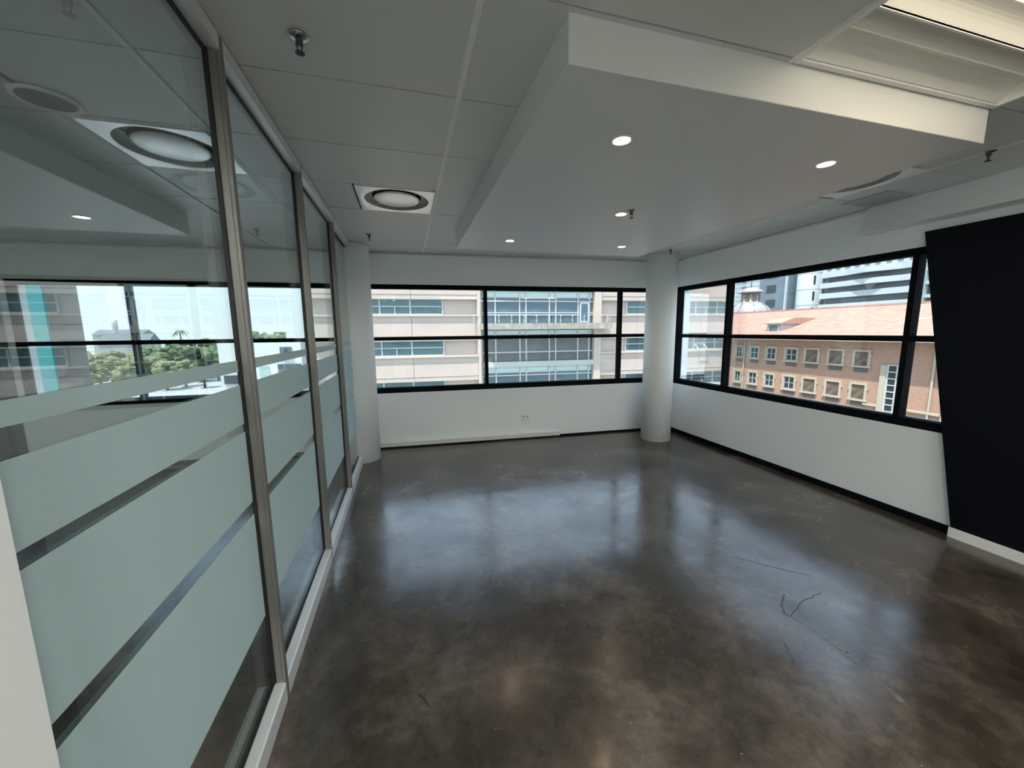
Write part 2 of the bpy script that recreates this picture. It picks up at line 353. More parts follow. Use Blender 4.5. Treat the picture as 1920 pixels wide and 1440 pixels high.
# ---------------------------------------------------------------- square air diffusers with a round centre plate
def diffuser(x0, y0, label):
    cx, cy_ = x0+.3, y0+.3; z = ZC
    t = empty('air_diffuser', (cx, cy_, z), label, 'air diffuser', 'square ceiling air diffusers')
    b = MB(); n = 48; R0 = .252
    vs = []; sq = []
    for i in range(n):
        a = 2*math.pi*i/n; c_, s_ = math.cos(a), math.sin(a); k = .297/max(abs(c_), abs(s_))
        sq.append((cx+c_*k, cy_+s_*k, z-.004)); vs.append((cx+c_*R0, cy_+s_*R0, z+.000))
    mid = [(cx+(p[0]-cx)*.93, cy_+(p[1]-cy_)*.93, z-.006) for p in sq]
    out = [(p[0], p[1], z+.02) for p in sq]
    inn = [(cx+math.cos(2*math.pi*i/n)*.246, cy_+math.sin(2*math.pi*i/n)*.246, z+.022) for i in range(n)]
    in2 = [(cx+math.cos(2*math.pi*i/n)*.192, cy_+math.sin(2*math.pi*i/n)*.192, z+.030) for i in range(n)]
    L = [out, sq, mid, vs]
    b.add([p for l in L for p in l], [(j*n+i, j*n+(i+1) % n, (j+1)*n+(i+1) % n, (j+1)*n+i) for j in range(len(L)-1) for i in range(n)], True)
    b.build('cone_plate', M['satin'], t)
    L = [vs, inn, in2]; b = MB()
    b.add([p for l in L for p in l], [(j*n+i, j*n+(i+1) % n, (j+1)*n+(i+1) % n, (j+1)*n+i) for j in range(2) for i in range(n)], True)
    b.build('throat_ring', M['throat'], t)
    MB().lathe((cx, cy_, z), [(.193, .03), (.193, .07), (.001, .07)], 32, caps=False).build('neck', M['dark'], t)
    MB().lathe((cx, cy_, z), [(.001, .002), (.165, .002), (.178, .006), (.180, .012), (.001, .014)], 48, caps=False).build('centre_plate', M['satin'], t)
    for a in (.8, 2.37, 3.94, 5.51): MB().tube((cx+.17*math.cos(a), cy_+.17*math.sin(a), z+.012), (cx+.24*math.cos(a), cy_+.24*math.sin(a), z+.022), .005, 6).build('bracket', M['chrome'], t)
diffuser(-.313, 3.111, 'white square air diffuser with a round plate in the ceiling near the glass partition')
diffuser(-1.55, 2.511, 'white square air diffuser of the neighbouring room seen through the nearest glass panel')
diffuser(2.93, 1.88, 'white square air diffuser half hidden behind the right edge of the bulkhead')
# round dark speaker of the neighbouring room
t = empty('ceiling_speaker', (-1.52, 2.385, ZC), 'round dark ceiling speaker with a bright rim seen through the nearest glass panel', 'speaker')
MB().lathe((-1.52, 2.385, ZC), [(.095, .0), (.118, .0), (.114, -.008), (.100, -.010), (.095, -.004)], 36, caps=False).build('rim', M['white'], t)
MB().lathe((-1.52, 2.385, ZC), [(.001, -.006), (.06, -.0065), (.098, -.003)], 30, caps=False).build('grille', M['grey'], t)
# thin dark grey board just under the ceiling tiles beside the beam
MB().box(3.72, 4.045, 2.26, 2.58, ZC-.006, ZC+.002).build('ceiling_overlay', M['overlay'], label='small dark grey hatch panel in the ceiling behind the right air diffuser', cat='overlay')

# ---------------------------------------------------------------- troffer light
def troffer(x0, x1, y0, y1, label, lamp='tube'):
    z = ZC
    t = empty('ceiling_light', ((x0+x1)/2, (y0+y1)/2, z), label, 'ceiling light')
    f = MB().box(x0, x1, y1-.022, y1, z-.004, z+.02).box(x0, x1, y0, y0+.022, z-.004, z+.02).box(x0, x0+.022, y0+.022, y1-.022, z-.004, z+.02).box(x1-.022, x1, y0+.022, y1-.022, z-.004, z+.02)
    f.build('frame', M['white'], t)
    a, b = x0+.022, x1-.022
    def sheet(name, prof):
        n = len(prof); g = MB()
        g.add([(a, y, zz) for y, zz in prof]+[(b, y, zz) for y, zz in prof]+[(a, y, zz+.003) for y, zz in prof]+[(b, y, zz+.003) for y, zz in prof],
              [(i, i+1, n+i+1, n+i) for i in range(n-1)]+[(2*n+i+1, 2*n+i, 3*n+i, 3*n+i+1) for i in range(n-1)], False)
        return g.build(name, M['refl'], t)
    def arc(ya, za, yb, zb, h, n=9):
        return [(ya+(yb-ya)*i/n, za+(zb-za)*i/n+h*math.sin(math.pi*i/n)) for i in range(n+1)]
    ym = (y0+y1)/2; q = (y1-y0)/2/.4525
    for s in (1, -1):
        e = lambda d: ym+s*((y1-y0)/2-d*q)
        sheet('reflector', [(e(d), zz) for d, zz in arc(.025, z+.004, .155, z+.062, .018)])
        sheet('reflector', [(e(d), zz) for d, zz in [(.156, z+.064), (.158, z+.028), (.161, z+.026)]+arc(.163, z+.032, .243, z+.048, .024)])
        sheet('louvre_blade', [(e(d), zz) for d, zz in [(.243, z+.046), (.245, z+.026), (.255, z+.024), (.255, z+.034)]])
        sheet('reflector', [(e(d), zz) for d, zz in arc(.255, z+.034, .37, z+.05, .022)])
    for xx in (a, b):
        MB().prism([(y0+.022, z+.002), (y1-.022, z+.002), (y1-.10, z+.082), (y0+.10, z+.082)], 'x', xx-.002, xx+.002).build('end_cap', M['refl'], t)
    MB().box(x0, x1, y0, y1, z+.088, z+.092).build('housing', M['white'], t)
    g = MB(); n = 10; pr = [(ym+.075*q*math.cos(math.pi*i/n+math.pi), z+.060+.048*math.sin(math.pi*i/n+math.pi)) for i in range(n+1)]
    g.prism(pr, 'x', a+.01, b-.01); g.build('lamp_diffuser', M[lamp], t, label='glowing lamp cover')
    return t
troffer(1.56, 2.855, .42, 1.325, 'lit recessed fluorescent ceiling light with curved white reflectors beside the bulkhead')

for x_, y_, w_ in ((.3, -1.09, 'left of the viewer'), (2.9, -1.09, 'right of the viewer'), (1.56, -2.29, 'straight behind the viewer')):  # unseen lamps added behind the camera to brighten the walls
    troffer(x_, x_+1.2, y_-.6, y_, 'added unseen fill light in the ceiling at the rear of the empty room, '+w_, 'fill_tube')
for x_, y_ in ((-2.19, -1.09), (-3.43, .11), (-2.19, -2.29)):  # more unseen fill lamps, added to lift the neighbouring room
    troffer(x_, x_+1.2, y_-.6, y_, 'added unseen fill light in the ceiling of the neighbouring room, '+('next to the bulkhead' if y_ > 0 else 'in its rear part' if y_ > -2 else 'against its rear wall'), 'fill_tube')
# ---------------------------------------------------------------- glass partition
gp = empty('glass_partition', (XL-.02, 2.9, 0), 'aluminium framed glass partition with frosted bands along the left side of the room', 'partition')
PY = [1.735, 2.835, 3.975, 5.075]; PW = .032; XG = -.648
for y in PY:
    p = MB().box(-.632, XL, y, y+PW, 0.002, ZC-.004).box(-.628, XL-.012, y-.004, y, .1, 2.66).build('post', M['alu'], gp, bevel=.002)
    MB().box(-.648, -.632, y-.004, y+PW+.004, .06, ZC-.03).build('gasket', M['gasket'], p)
MB().box(-.70, -.662, .838, .868, 0.002, ZC-.004).build('end_post', M['gasket'], gp, label='black end post behind the glass')
edges = [(.73, PY[0])]+[(PY[i]+PW, PY[i+1]) for i in range(3)]
for a, b in edges:
    rl_ = MB().prism([(XL, .002), (XL, .088), (XL-.006, .094), (-.636, .100), (-.636, .002)], 'y', a, b).build('bottom_rail', M['alu_l'], gp)
    MB().box(-.645, -.636, a, b, .002, .106).build('gasket', M['gasket'], rl_)
    hr = MB().box(-.636, XL, a, b, 2.668, ZC-.004).build('head_rail', M['alu_l'], gp)
    MB().box(-.645, -.636, a, b, 2.652, ZC-.004).build('gasket', M['gasket'], hr)
    g = MB().box(XG-.004, XG+.003, a-.01 if a > 1 else a, b+.015, .01, ZC-.008).build('glass_pane', M['pglass'], gp)
    for z0, z1 in ((1.508, 1.552), (1.297, 1.454), (.965, 1.264), (.442, .912)):
        MB().box(XG+.0035, XG+.0045, a, b-.004, z0, z1).build('frosted_band', M['film'], g)

# ---------------------------------------------------------------- cable trunking and socket on the back wall
k = empty('cable_trunking', BT(.95, -.02, 0), 'long white cable trunking along the foot of the back wall under the window', 'trunking')
MB(BT).box(-.42, 2.28, -.04, 0, .022, .082).build('duct', M['duct'], k, bevel=.003)
tl_ = MB(BT).add([(-.42, -.04, .0825), (2.28, -.04, .0825), (2.28, 0, .102), (-.42, 0, .102), (-.42, 0, .0825), (2.28, 0, .0825)], [(0, 1, 2, 3), (0, 3, 4), (1, 5, 2), (0, 4, 5, 1), (4, 3, 2, 5)])
tl_.build('duct_lid', M['wall'], k)
so = empty('wall_socket', BT(1.73, 0, .32), 'small white double power socket low on the back wall under the window', 'socket')
MB(BT).box(1.668, 1.792, -.011, 0, .258, .382).build('face_plate', M['white'], so, bevel=.003)
for dx in (-.03, .03):
    MB(BT).box(1.73+dx-.011, 1.73+dx+.011, -.0135, -.011, .335, .357).build('rocker_switch', M['grey'], so)
    hl = MB(BT)
    for a_, b_ in ((0, .018), (-.010, 0), (.010, 0)): hl.box(1.73+dx+a_-.003, 1.73+dx+a_+.003, -.0125, -.011, .290+b_-.003, .290+b_+.003)
    hl.build('socket_holes', M['dark'], so)

# ---------------------------------------------------------------- marks on the floor
def jag(P, n, amp):
    out = []
    for (x0, y0), (x1, y1) in zip(P, P[1:]):
        for k in range(n): out.append((x0+(x1-x0)*k/n+random.uniform(-amp, amp), y0+(y1-y0)*k/n+random.uniform(-amp, amp)))
    return out+[P[-1]]
b = MB(); ground_strip(b, jag([(2.06, 1.53), (2.09, 1.44), (2.10, 1.28), (2.083, 1.12), (2.072, 1.02), (2.06, .955)], 6, .003), .004, .013)
b.build('scratch_mark', M['scuff'], fl, label='pale scraped streak in the concrete')
for P, w_ in (([(2.212, 1.635), (2.11, 1.57), (2.068, 1.512), (2.085, 1.46)], .0032), ([(2.085, 1.49), (2.24, 1.55), (2.459, 1.587)], .0026), ([(2.235, 2.041), (2.42, 1.86), (2.555, 1.724)], .002), ([(1.862, 1.352), (1.83, 1.29), (1.79, 1.238)], .002), ([(-.02, 1.60), (.0, 1.57), (.03, 1.52)], .006)):
    b = MB(); ground_strip(b, jag(P, 6, .006), w_, w_*.7, .0008); b.build('crack', M['crack'], fl, label='dark crack in the concrete')
b = MB()
for _ in range(34):
    x = random.uniform(.0, 3.2); y = random.uniform(1.0, 4.2); r = random.uniform(.003, .008)
    b.box(x, x+r*random.uniform(.8, 2), y, y+r, .0002, .002)
b.build('floor_specks', M['dark'], fl, kind='stuff')
b = MB()
for _ in range(16):
    x = random.uniform(-.2, 2.6); y = random.uniform(.7, 2.0); r = random.uniform(.0015, .0035)
    b.box(x, x+r*random.uniform(.8, 2), y, y+r, .0002, .002)
b.build('paint_specks', M['scuff2'], fl, kind='stuff')

# ================================================================ OUTSIDE
ZG = -22.0
MB().box(-1500, 1500, -200, 2500, ZG-1, ZG-.05).build('ground', M['ground'], label='hazy distant land reaching to the horizon beyond the town', cat='land')
MB().box(-170, 60, 20, 330, ZG-.04, ZG).build('street', M['asphalt'], label='pale grey street and car park far below the window', cat='street')

# ---- cream office building opposite
ET = lambda x, d, z: (x, 30.0-.0597*x-d, z)      # d: towards us
cb = empty('office_building', ET(11, -6, ZG), 'cream office building with strip windows and a glazed centre facing the window', 'building')
MB(ET).box(-6.6, 5.95, -12, -.35, ZG, 9).build('wall', M['cream'], cb)
MB(ET).box(15.6, 28.3, -12, -.35, ZG, 9).build('wall', M['cream'], cb)
MB(ET).box(5.5, 5.74, -.35, .08, ZG, 9).build('pilaster', M['cream2'], cb)
MB(ET).box(15.3, 15.9, -.35, .08, ZG, 9).build('pilaster', M['cream2'], cb)
tops = [4.12-3.14*k for k in range(-1, 4)]
for k, t_ in enumerate(tops):
    zt = t_-1.16
    lo = tops[k+1] if k+1 < len(tops) else ZG
    for seg in ([-6.6, .52, 5.5], [15.9, 21.8, 28.3]):
        for a, b in zip(seg, seg[1:]):
            g = MB(ET).box(a+.012, b-.012, -.35, 0, lo, zt-.12)
            g.box(a+.012, b-.012, 0, .03, lo+.36, lo+.42)
            g.box(a+.012, b-.012, 0, .03, zt-.56, zt-.50)
            g.build('cladding_panel', M['cream'], cb)
        MB(ET).box(seg[0], seg[2], -.35, .14, zt-.12, zt).build('ledge', M['cream2'], cb)
    if not -4 < t_ < 6: continue
    zm = t_-.53
    def strip(xs, lows):
        w = MB(ET)
        a, b = xs[0], xs[-1]
        w.box(a, b, -.35, -.22, zt, zt+.09).box(a, b, -.35, -.24, t_-.03, t_).box(a, b, -.35, -.22, zm-.035, zm+.035)
        for x in xs: w.box(x-.05, x+.05, -.35, -.22, zt+.09, t_-.03)
        for x in lows: w.box(x-.035, x+.035, -.35, -.22, zt+.09, zm-.035)
        f = w.build('strip_window', M['eframe'], cb)
        for p, q in zip(xs, xs[1:]):
            MB(ET).box(p+.05, q-.05, -.36, -.30, zm+.035, t_-.03).build('pane', M['teal'], f)
            ls = [p]+[l for l in lows if p < l < q]+[q]
            for r, s_ in zip(ls, ls[1:]): MB(ET).box(r+.04, s_-.04, -.36, -.29, zt+.09, zm-.035).build('pane', M['teal'], f)
    strip([-4.0, -1.75, .46, 2.86], [-2.9, -.67])
    strip([18.37, 20.9, 23.0, 25.1, 27.28, 28.25], [22.0, 24.0, 26.17])
# open sash
sa = MB(ET); zt = tops[2]-1.16
for (a, b, c_, d_) in ((25.15, 26.13, 0, .07), (25.15, 26.13, .93, 1.0), (25.15, 25.22, .07, .93), (26.06, 26.13, .07, .93)):
    sa.add([(a, -.22+.55*c_, zt+.55-.5*c_), (b, -.22+.55*c_, zt+.55-.5*c_), (b, -.22+.55*d_, zt+.55-.5*d_), (a, -.22+.55*d_, zt+.55-.5*d_),
            (a, -.26+.55*c_, zt+.52-.5*c_), (b, -.26+.55*c_, zt+.52-.5*c_), (b, -.26+.55*d_, zt+.52-.5*d_), (a, -.26+.55*d_, zt+.52-.5*d_)],
           [(0, 1, 2, 3), (7, 6, 5, 4), (0, 4, 5, 1), (1, 5, 6, 2), (2, 6, 7, 3), (3, 7, 4, 0)])
sa.build('open_sash', M['eframe'], cb)
# glazed centre
D = -.32
MB(ET).box(5.95, 15.3, -12, D-.1, ZG, 4.84).build('core_wall', M['recess'], cb)
MB(ET).box(5.95, 15.3, -12, .06, 4.84, 9).build('fascia', M['cream2'], cb)
XM = [5.95, 6.975, 8.967, 9.496, 11.468, 12.016, 13.963, 14.957, 15.3]
LV = [(4.84, 4.34, 's'), (4.34, 4.03, 'b'), (4.03, 3.12, 'b'), (3.12, 2.95, 'b'), (2.95, 2.2, 'b'), (1.76, 1.33, 's'), (1.33, -.05, 'd'), (-.05, -.80, 'd'), (-1.23, -1.68, 's'), (-1.68, -1.94, 'b'), (-1.94, -2.9, 'b'), (-2.9, -4.0, 'b')]
cw = MB(ET)
for x in XM[1:-1]: cw.box(x-.05, x+.05, D-.1, D+.10, -4.0, 4.84)
for z in (4.34, 4.03, 3.12, 2.95, -.05, -1.68, -1.94, -2.9): cw.box(5.95, 15.3, D-.1, D+.08, z-.045, z+.045)
cwo = cw.build('curtain_wall_frame', M['eframe'], cb)
for i in range(len(XM)-1):
    for z1, z0, q in LV:
        MB(ET).box(XM[i]+.05, XM[i+1]-.05, D-.1, D+.02, z0+.04, z1-.04).build('pane', M['spandrel'] if q == 's' else M['blue'] if q == 'b' else M['greyg'], cwo)
MB(ET).box(5.95, 15.3, D-.1, .05, -1.23, -.80).build('floor_band', M['render_w'], cb)
MB(ET).box(5.7, 16.4, D-.1, .95, 1.78, 2.25).build('balcony_slab', M['stain'], cb, label='stained concrete balcony slab')
df = MB(ET)
df.box(14.1, 14.9, D+.02, D+.14, 2.3, 3.98); df.build('balcony_door', M['eframe'], cb)
MB(ET).box(14.22, 14.78, D+.02, D+.15, 2.45, 3.85).build('door_pane', M['blue'], cb)
ra = MB(ET)
for i in range(11):
    x = 6.0+i*1.0; ra.tube((x, .85, 2.25), (x, .85, 2.92), .025, 6); ra.box(x-.05, x+.05, .83, .90, 2.40, 2.48); ra.box(x-.05, x+.05, .83, .90, 2.78, 2.86)
ra.build('balustrade_post', M['eframe'], cb)
ra = MB(ET)
for d in (-.3, .0, .3, .6, .85): ra.tube((16.25, d, 2.25), (16.25, d, 2.95), .03, 6)
ra.tube((16.25, -.4, 2.95), (16.25, .88, 2.95), .03, 6); ra.build('end_railing', M['lead'], cb)
pl_ = MB(ET); 
for x in (5.2,): pl_.tube((x, .12, 1.9), (x, .12, 3.0), .04, 6)
pl_.build('pipe', M['eframe'], cb)

# ---- red roofed brick building to the right
rb = empty('brick_building', (32, 20, ZG), 'brick building with a red tiled roof and cream framed windows seen through the right window', 'building')
MB().box(28, 40, 10, 27.8, ZG, 1.02).build('wall', M['brick'], rb)
# tiled roof: stepped courses
rf = MB(); n = 26
for i in range(n):
    xa = 27.25+(36-27.25)*i/n; xb = 27.25+(36-27.25)*(i+1)/n; za = .88+(3.35-.88)*i/n; zb = .88+(3.35-.88)*(i+1)/n
    ye = 28.1 if xa < 28.6 else 44
    rf.add([(xa, 8, za+.02), (xa, ye, za+.02), (xb+.03, ye, zb+.0), (xb+.03, 8, zb+.0), (xa, 8, za-.08), (xa, ye, za-.08), (xb, ye, zb-.10), (xb, 8, zb-.10)],
           [(0, 1, 2, 3), (4, 7, 6, 5), (0, 4, 5, 1), (1, 5, 6, 2), (3, 2, 6, 7), (0, 3, 7, 4)])
rf.prism([(36, 3.25), (36, 3.35), (42.2, 1.25), (42.2, 1.1)], 'y', 8, 44)
rf.build('roof', M['rooft'], rb)
MB().box(35.85, 36.15, 8, 44, 3.33, 3.45).build('ridge_cap', M['rooft'], rb)
MB().box(27.1, 27.27, 8, 27.6, .80, .92).build('gutter', M['stone'], rb)
MB().tube((28.7, 18.9, 1.14), (32.6, 15.9, 2.36), .10, 6).build('valley_cap', M['stone'], rb)
MB().tube((29.5, 22.0, 1.2), (29.5, 22.0, 1.95), .07, 8).build('vent_pipe', M['eframe'], rb)
# dormer
MB().prism([(29.3, 1.2), (29.3, 2.02), (31.9, 2.02)], 'y', 23.9, 25.2).build('dormer_wall', M['render_w'], rb)
MB().prism([(29.1, 2.0), (29.1, 2.1), (30.4, 2.5), (33.6, 2.5), (32.0, 2.0)], 'y', 23.75, 25.35).build('dormer_roof', M['rooft'], rb)
dw = MB().box(29.22, 29.32, 24.1, 25.0, 1.28, 1.98).build('dormer_window', M['eframe'], rb)
MB().box(29.2, 29.24, 24.18, 24.92, 1.36, 1.90).build('pane', M['teal'], dw)
for j in range(5): MB().box(29.35+.05*j, 29.4+.45*(j+1), 23.87, 23.9, 1.22+.15*j, 1.34+.15*j).build('siding_board', M['render_w'], rb)
YW = [(26.93, 26.10), (25.50, 24.52), (23.98, 22.99), (22.38, 21.31), (20.88, 19.80), (19.29, 18.22), (17.74, 16.74)]
for ri, (zt, zb) in enumerate(((.25, -.88), (-1.86, -3.04), (-4.2, -5.35))):
    for wi, (ya, yb) in enumerate(YW):
        f = MB().box(27.90, 28, yb, ya, zt-.13, zt).box(27.87, 28, yb-.06, ya+.06, zb, zb+.12).box(27.90, 28, ya-.13, ya, zb+.12, zt-.13).box(27.90, 28, yb, yb+.13, zb+.12, zt-.13)
        for yy in (ya, yb-.06): f.box(27.90, 28, yy, yy+.06, zt-.42, zt-.30)
        fr = f.build('window_surround', M['stone'], rb)
        if wi < 4:
            ym = (ya+yb)/2; s_ = MB().box(27.955, 28, yb+.13, yb+.18, zb+.12, zt-.13).box(27.955, 28, ya-.18, ya-.13, zb+.12, zt-.13).box(27.955, 28, ym-.025, ym+.025, zb+.12, zt-.13).box(27.955, 28, yb+.13, ya-.13, (zb+zt)/2-.02, (zb+zt)/2+.02).box(27.955, 28, yb+.13, ya-.13, zb+.12, zb+.17).box(27.955, 28, yb+.13, ya-.13, zt-.18, zt-.13)
            s_.build('casement', M['eframe'], fr)
            MB().box(27.975, 28, yb+.13, ya-.13, zb+.12, zt-.13).build('pane', M['wingd'], fr)
        else:
            MB().box(27.975, 28, yb+.13, ya-.13, zb+.12, zt-.13).build('pane', M['board'], fr, label='pane with a brown blind')
        MB().box(27.96, 28, yb+.12, ya-.12, zb-.30, zb-.02).build('air_grille', M['grille'], rb)
MB().tube((27.9, 25.94, ZG), (27.9, 25.94, .85), .055, 8).build('downpipe', M['stone'], rb)
MB().tube((27.9, 13.72, ZG), (27.9, 13.72, .85), .055, 8).build('downpipe', M['stone'], rb)
MB().box(27.85, 28, 15.83, 16.12, ZG, -.62).build('pilaster', M['stone'], rb)
MB().box(27.84, 28, 16.12, 16.85, -3.22, -3.10).build('ledge', M['stone'], rb)
MB().box(27.84, 28, 13.2, 14.9, -3.22, -3.10).build('ledge', M['stone'], rb)
MB().box(27.80, 28, 10, 13.15, ZG, -2.6).build('rendered_bay', M['stone'], rb)
sg = MB().box(27.90, 28, 15.30, 15.36, -6, -.58).box(27.90, 28, 15.74, 15.83, -6, -.58)
for j in range(14): sg.box(27.90, 28, 15.36, 15.74, -.64-.40*j, -.58-.40*j)
sgo = sg.build('stair_window', M['eframe'], rb)
for j in range(13): MB().box(27.95, 28, 15.37, 15.73, -.97-.40*j, -.65-.40*j).build('pane', M['wingd'], sgo)

# ---- domed lantern behind the ridge
tu = empty('domed_turret', (45, 41.5, ZG), 'small grey dome with an octagonal lantern rising behind the red roof ridge', 'turret')
MB().box(42.4, 47.6, 38.9, 44.1, ZG, 2.6).build('base', M['brick'], tu)
MB().lathe((45, 41.5, 0), [(2.55, 2.6), (2.55, 3.4), (2.45, 3.9), (2.1, 4.5), (1.6, 4.9), (1.25, 5.05)], 16).build('dome', M['lead'], tu)
rbm = MB()
for i in range(8):
    a = i*math.pi/4+.2; P = [(2.5, 3.6), (2.43, 4.0), (2.08, 4.55), (1.6, 4.95)]
    for (r0, z0), (r1, z1) in zip(P, P[1:]): rbm.tube((45+r0*math.cos(a), 41.5+r0*math.sin(a), z0), (45+r1*math.cos(a), 41.5+r1*math.sin(a), z1), .05, 5)
rbm.build('dome_rib', M['towerg'], tu)
MB().lathe((45, 41.5, 0), [(1.35, 5.0), (1.35, 5.12), (1.1, 5.14), (1.1, 6.4)], 8).build('lantern', M['stone'], tu)
for i in range(8):
    a = (i+.5)*math.pi/4; u = Vector((math.cos(a), math.sin(a), 0)); w = Vector((-u.y, u.x, 0)); c0 = Vector((45, 41.5, 0))+u*1.03
    g = MB(); g.add([tuple(c0+w*s*.30+u*k+Vector((0, 0, z))) for k in (0, .03) for s, z in ((-1, 5.3), (1, 5.3), (1, 6.2), (-1, 6.2))], [(0, 3, 2, 1), (4, 5, 6, 7), (0, 1, 5, 4), (1, 2, 6, 5), (2, 3, 7, 6), (3, 0, 4, 7)])
    g.build('lantern_panel', M['board'], tu)
MB().lathe((45, 41.5, 0), [(1.5, 6.38), (1.5, 6.5), (1.2, 6.75), (.7, 7.0), (.2, 7.1)], 8).build('cap', M['lead'], tu)
MB().lathe((45, 41.5, 0), [(.08, 7.05), (.06, 7.8), (.01, 8.3)], 8).build('finial', M['towerg'], tu)

# ---- high towers behind
tg = empty('tower_block', (79, 63.5, ZG), 'blue grey tower block with dark square windows behind the dome', 'building')
MB().box(75, 84, 60.35, 67.1, ZG, 30).build('body', M['towerg'], tg)
for zz in (6.9, 9.9, 12.9, 15.9):
    MB().box(74.9, 75, 63.2, 65.3, zz-.75, zz+.75).build('window', M['wingd'], tg)
MB().box(74.6, 75, 60.6, 60.9, ZG, 30).build('fin', M['toww'], tg)
tw = empty('white_tower', (78, 70.4, ZG), 'white panelled tower with narrow dark slots directly behind the small dome', 'building')
MB().box(75.5, 84, 67.3, 73.8, ZG, 30).build('body', M['toww'], tw)
for zz in range(0, 30, 3): MB().box(75.4, 75.5, 71.0, 72.0, zz, zz+2.2).build('window', M['towerg'], tw)
for zz in range(0, 30): MB().box(75.47, 75.5, 67.3, 73.8, zz-.03, zz+.03).build('panel_joint', M['recess'], tw)
tr_ = empty('round_tower', (78, 58, ZG), 'white rounded stair tower with slit windows between the grey tower and the banded offices', 'building')
MB().lathe((77.6, 57.9, 0), [(2.35, ZG), (2.35, 30)], 32).build('body', M['toww'], tr_)
for zz in range(4, 24, 3): MB().box(75.9, 76.3, 56.05, 56.35, zz, zz+1.6).build('slit_window', M['wingd'], tr_)
for zz in range(3, 24, 3): MB().lathe((77.6, 57.9, 0), [(2.36, zz), (2.36, zz+.07)], 32, caps=False).build('panel_joint', M['recess'], tr_)
of = empty('banded_offices', (80, 45, ZG), 'modern office block with white horizontal bands behind the red roof', 'building')
MB().box(76.5, 92, 28, 54.3, ZG, 32).build('glazed_body', M['recess'], of)
for i, (z0, z1) in enumerate(((5.1, 5.95), (7.0, 7.95), (8.9, 9.8), (10.75, 11.6))):
    k_ = (0, 0, .9, 1.5)[i]
    P = [(54.5, 75.2), (50.0, 75.2-.2*k_), (46.5, 75.2-k_), (42.5, 75.2+.2*k_), (40.6, 75.2)]
    g = MB(); n = len(P)
    vs = [(x, y, z) for z in (z0, z1) for y, x in P]+[(x+1.5, y, z) for z in (z0, z1) for y, x in P]
    fs = [(j, j+1, n+j+1, n+j) for j in range(n-1)]+[(2*n+j+1, 2*n+j, 3*n+j, 3*n+j+1) for j in range(n-1)]+[(n+j, n+j+1, 3*n+j+1, 3*n+j) for j in range(n-1)]+[(j+1, j, 2*n+j, 2*n+j+1) for j in range(n-1)]+[(0, n, 3*n, 2*n), (n-1, 3*n-1, 4*n-1, 2*n-1)]
    g.add(vs, fs); g.build('balcony_band', M['toww'], of)
MB().box(75.6, 76.5, 40.3, 54.5, 11.65, 32).build('upper_wall', M['toww'], of)
for j in range(9): MB().box(75.5, 75.6, 41.0+j*1.5, 41.7+j*1.5, 12.1, 31).build('window_slot', M['towerg'], of)
MB().box(74.6, 76.5, 39.6, 40.3, ZG, 12.4).build('end_fin', M['toww'], of)
for zz in range(-2, 14, 2): MB().box(75.8, 76.5, 30, 39.6, zz, zz+.5).build('sill_band', M['toww'], of)
for zz in (5, 7, 9, 11): MB().box(75.9, 76.5, 53.4, 54.5, zz, zz+1.1).build('corner_glazing', M['towerg'], of)

# ---- grey wing at the left
WT = lambda x, d, z: (x, 21.57-.0597*x-d, z)
wg = empty('grey_wing', WT(-18, -3, ZG), 'dark grey building wing seen through the nearest glass panel', 'building')
MB(WT).prism([(-26, 0), (-14.35, 0), (-19.5, -6), (-26, -6)], 'z', ZG, 12).build('wall', M['wing'], wg)
for zt in (4.6, 2.3, -.1): MB(WT).box(-26, -14.35, 0, .08, zt-.10, zt).build('string_course', M['wing'], wg)
MB(WT).box(-16.1, -15.15, .6, .72, -.9, 3.93).build('turquoise_panel', M['turq'], wg, label='turquoise glass panel')

# ---- low white building
wh = empty('white_building', ET(-8.6, -6, ZG), 'low flat roofed white building left of the cream offices', 'building')
MB(ET).box(-11.6, -6.75, -3, 2.2, ZG, 1.10).build('wall', M['bright_w'], wh)
f = MB(ET).box(-8.0, -7.3, 2.2, 2.3, .0, .78).build('slot_window', M['towerg'], wh)
MB(ET).box(-7.75, -7.55, 2.28, 2.34, .2, .62).build('pane', M['wingd'], f)
f = MB(ET).box(-9.3, -8.75, 2.2, 2.3, -1.6, -.45).build('doorway', M['spandrel'], wh)
f = MB(ET).box(-8.2, -6.8, 2.2, 2.32, -.95, -.35).build('wide_window', M['recess'], wh)
MB(ET).box(-7.5, -7.44, 2.3, 2.36, -.95, -.35).build('mullion', M['towerg'], f)
MB(ET).box(-8.2, -6.7, 2.2, 3.2, -1.22, -1.05).build('canopy', M['bright_w'], wh)
MB(ET).box(-11.4, -10.5, 2.2, 2.3, -1.55, -1.0).build('corner_window', M['recess'], wh)

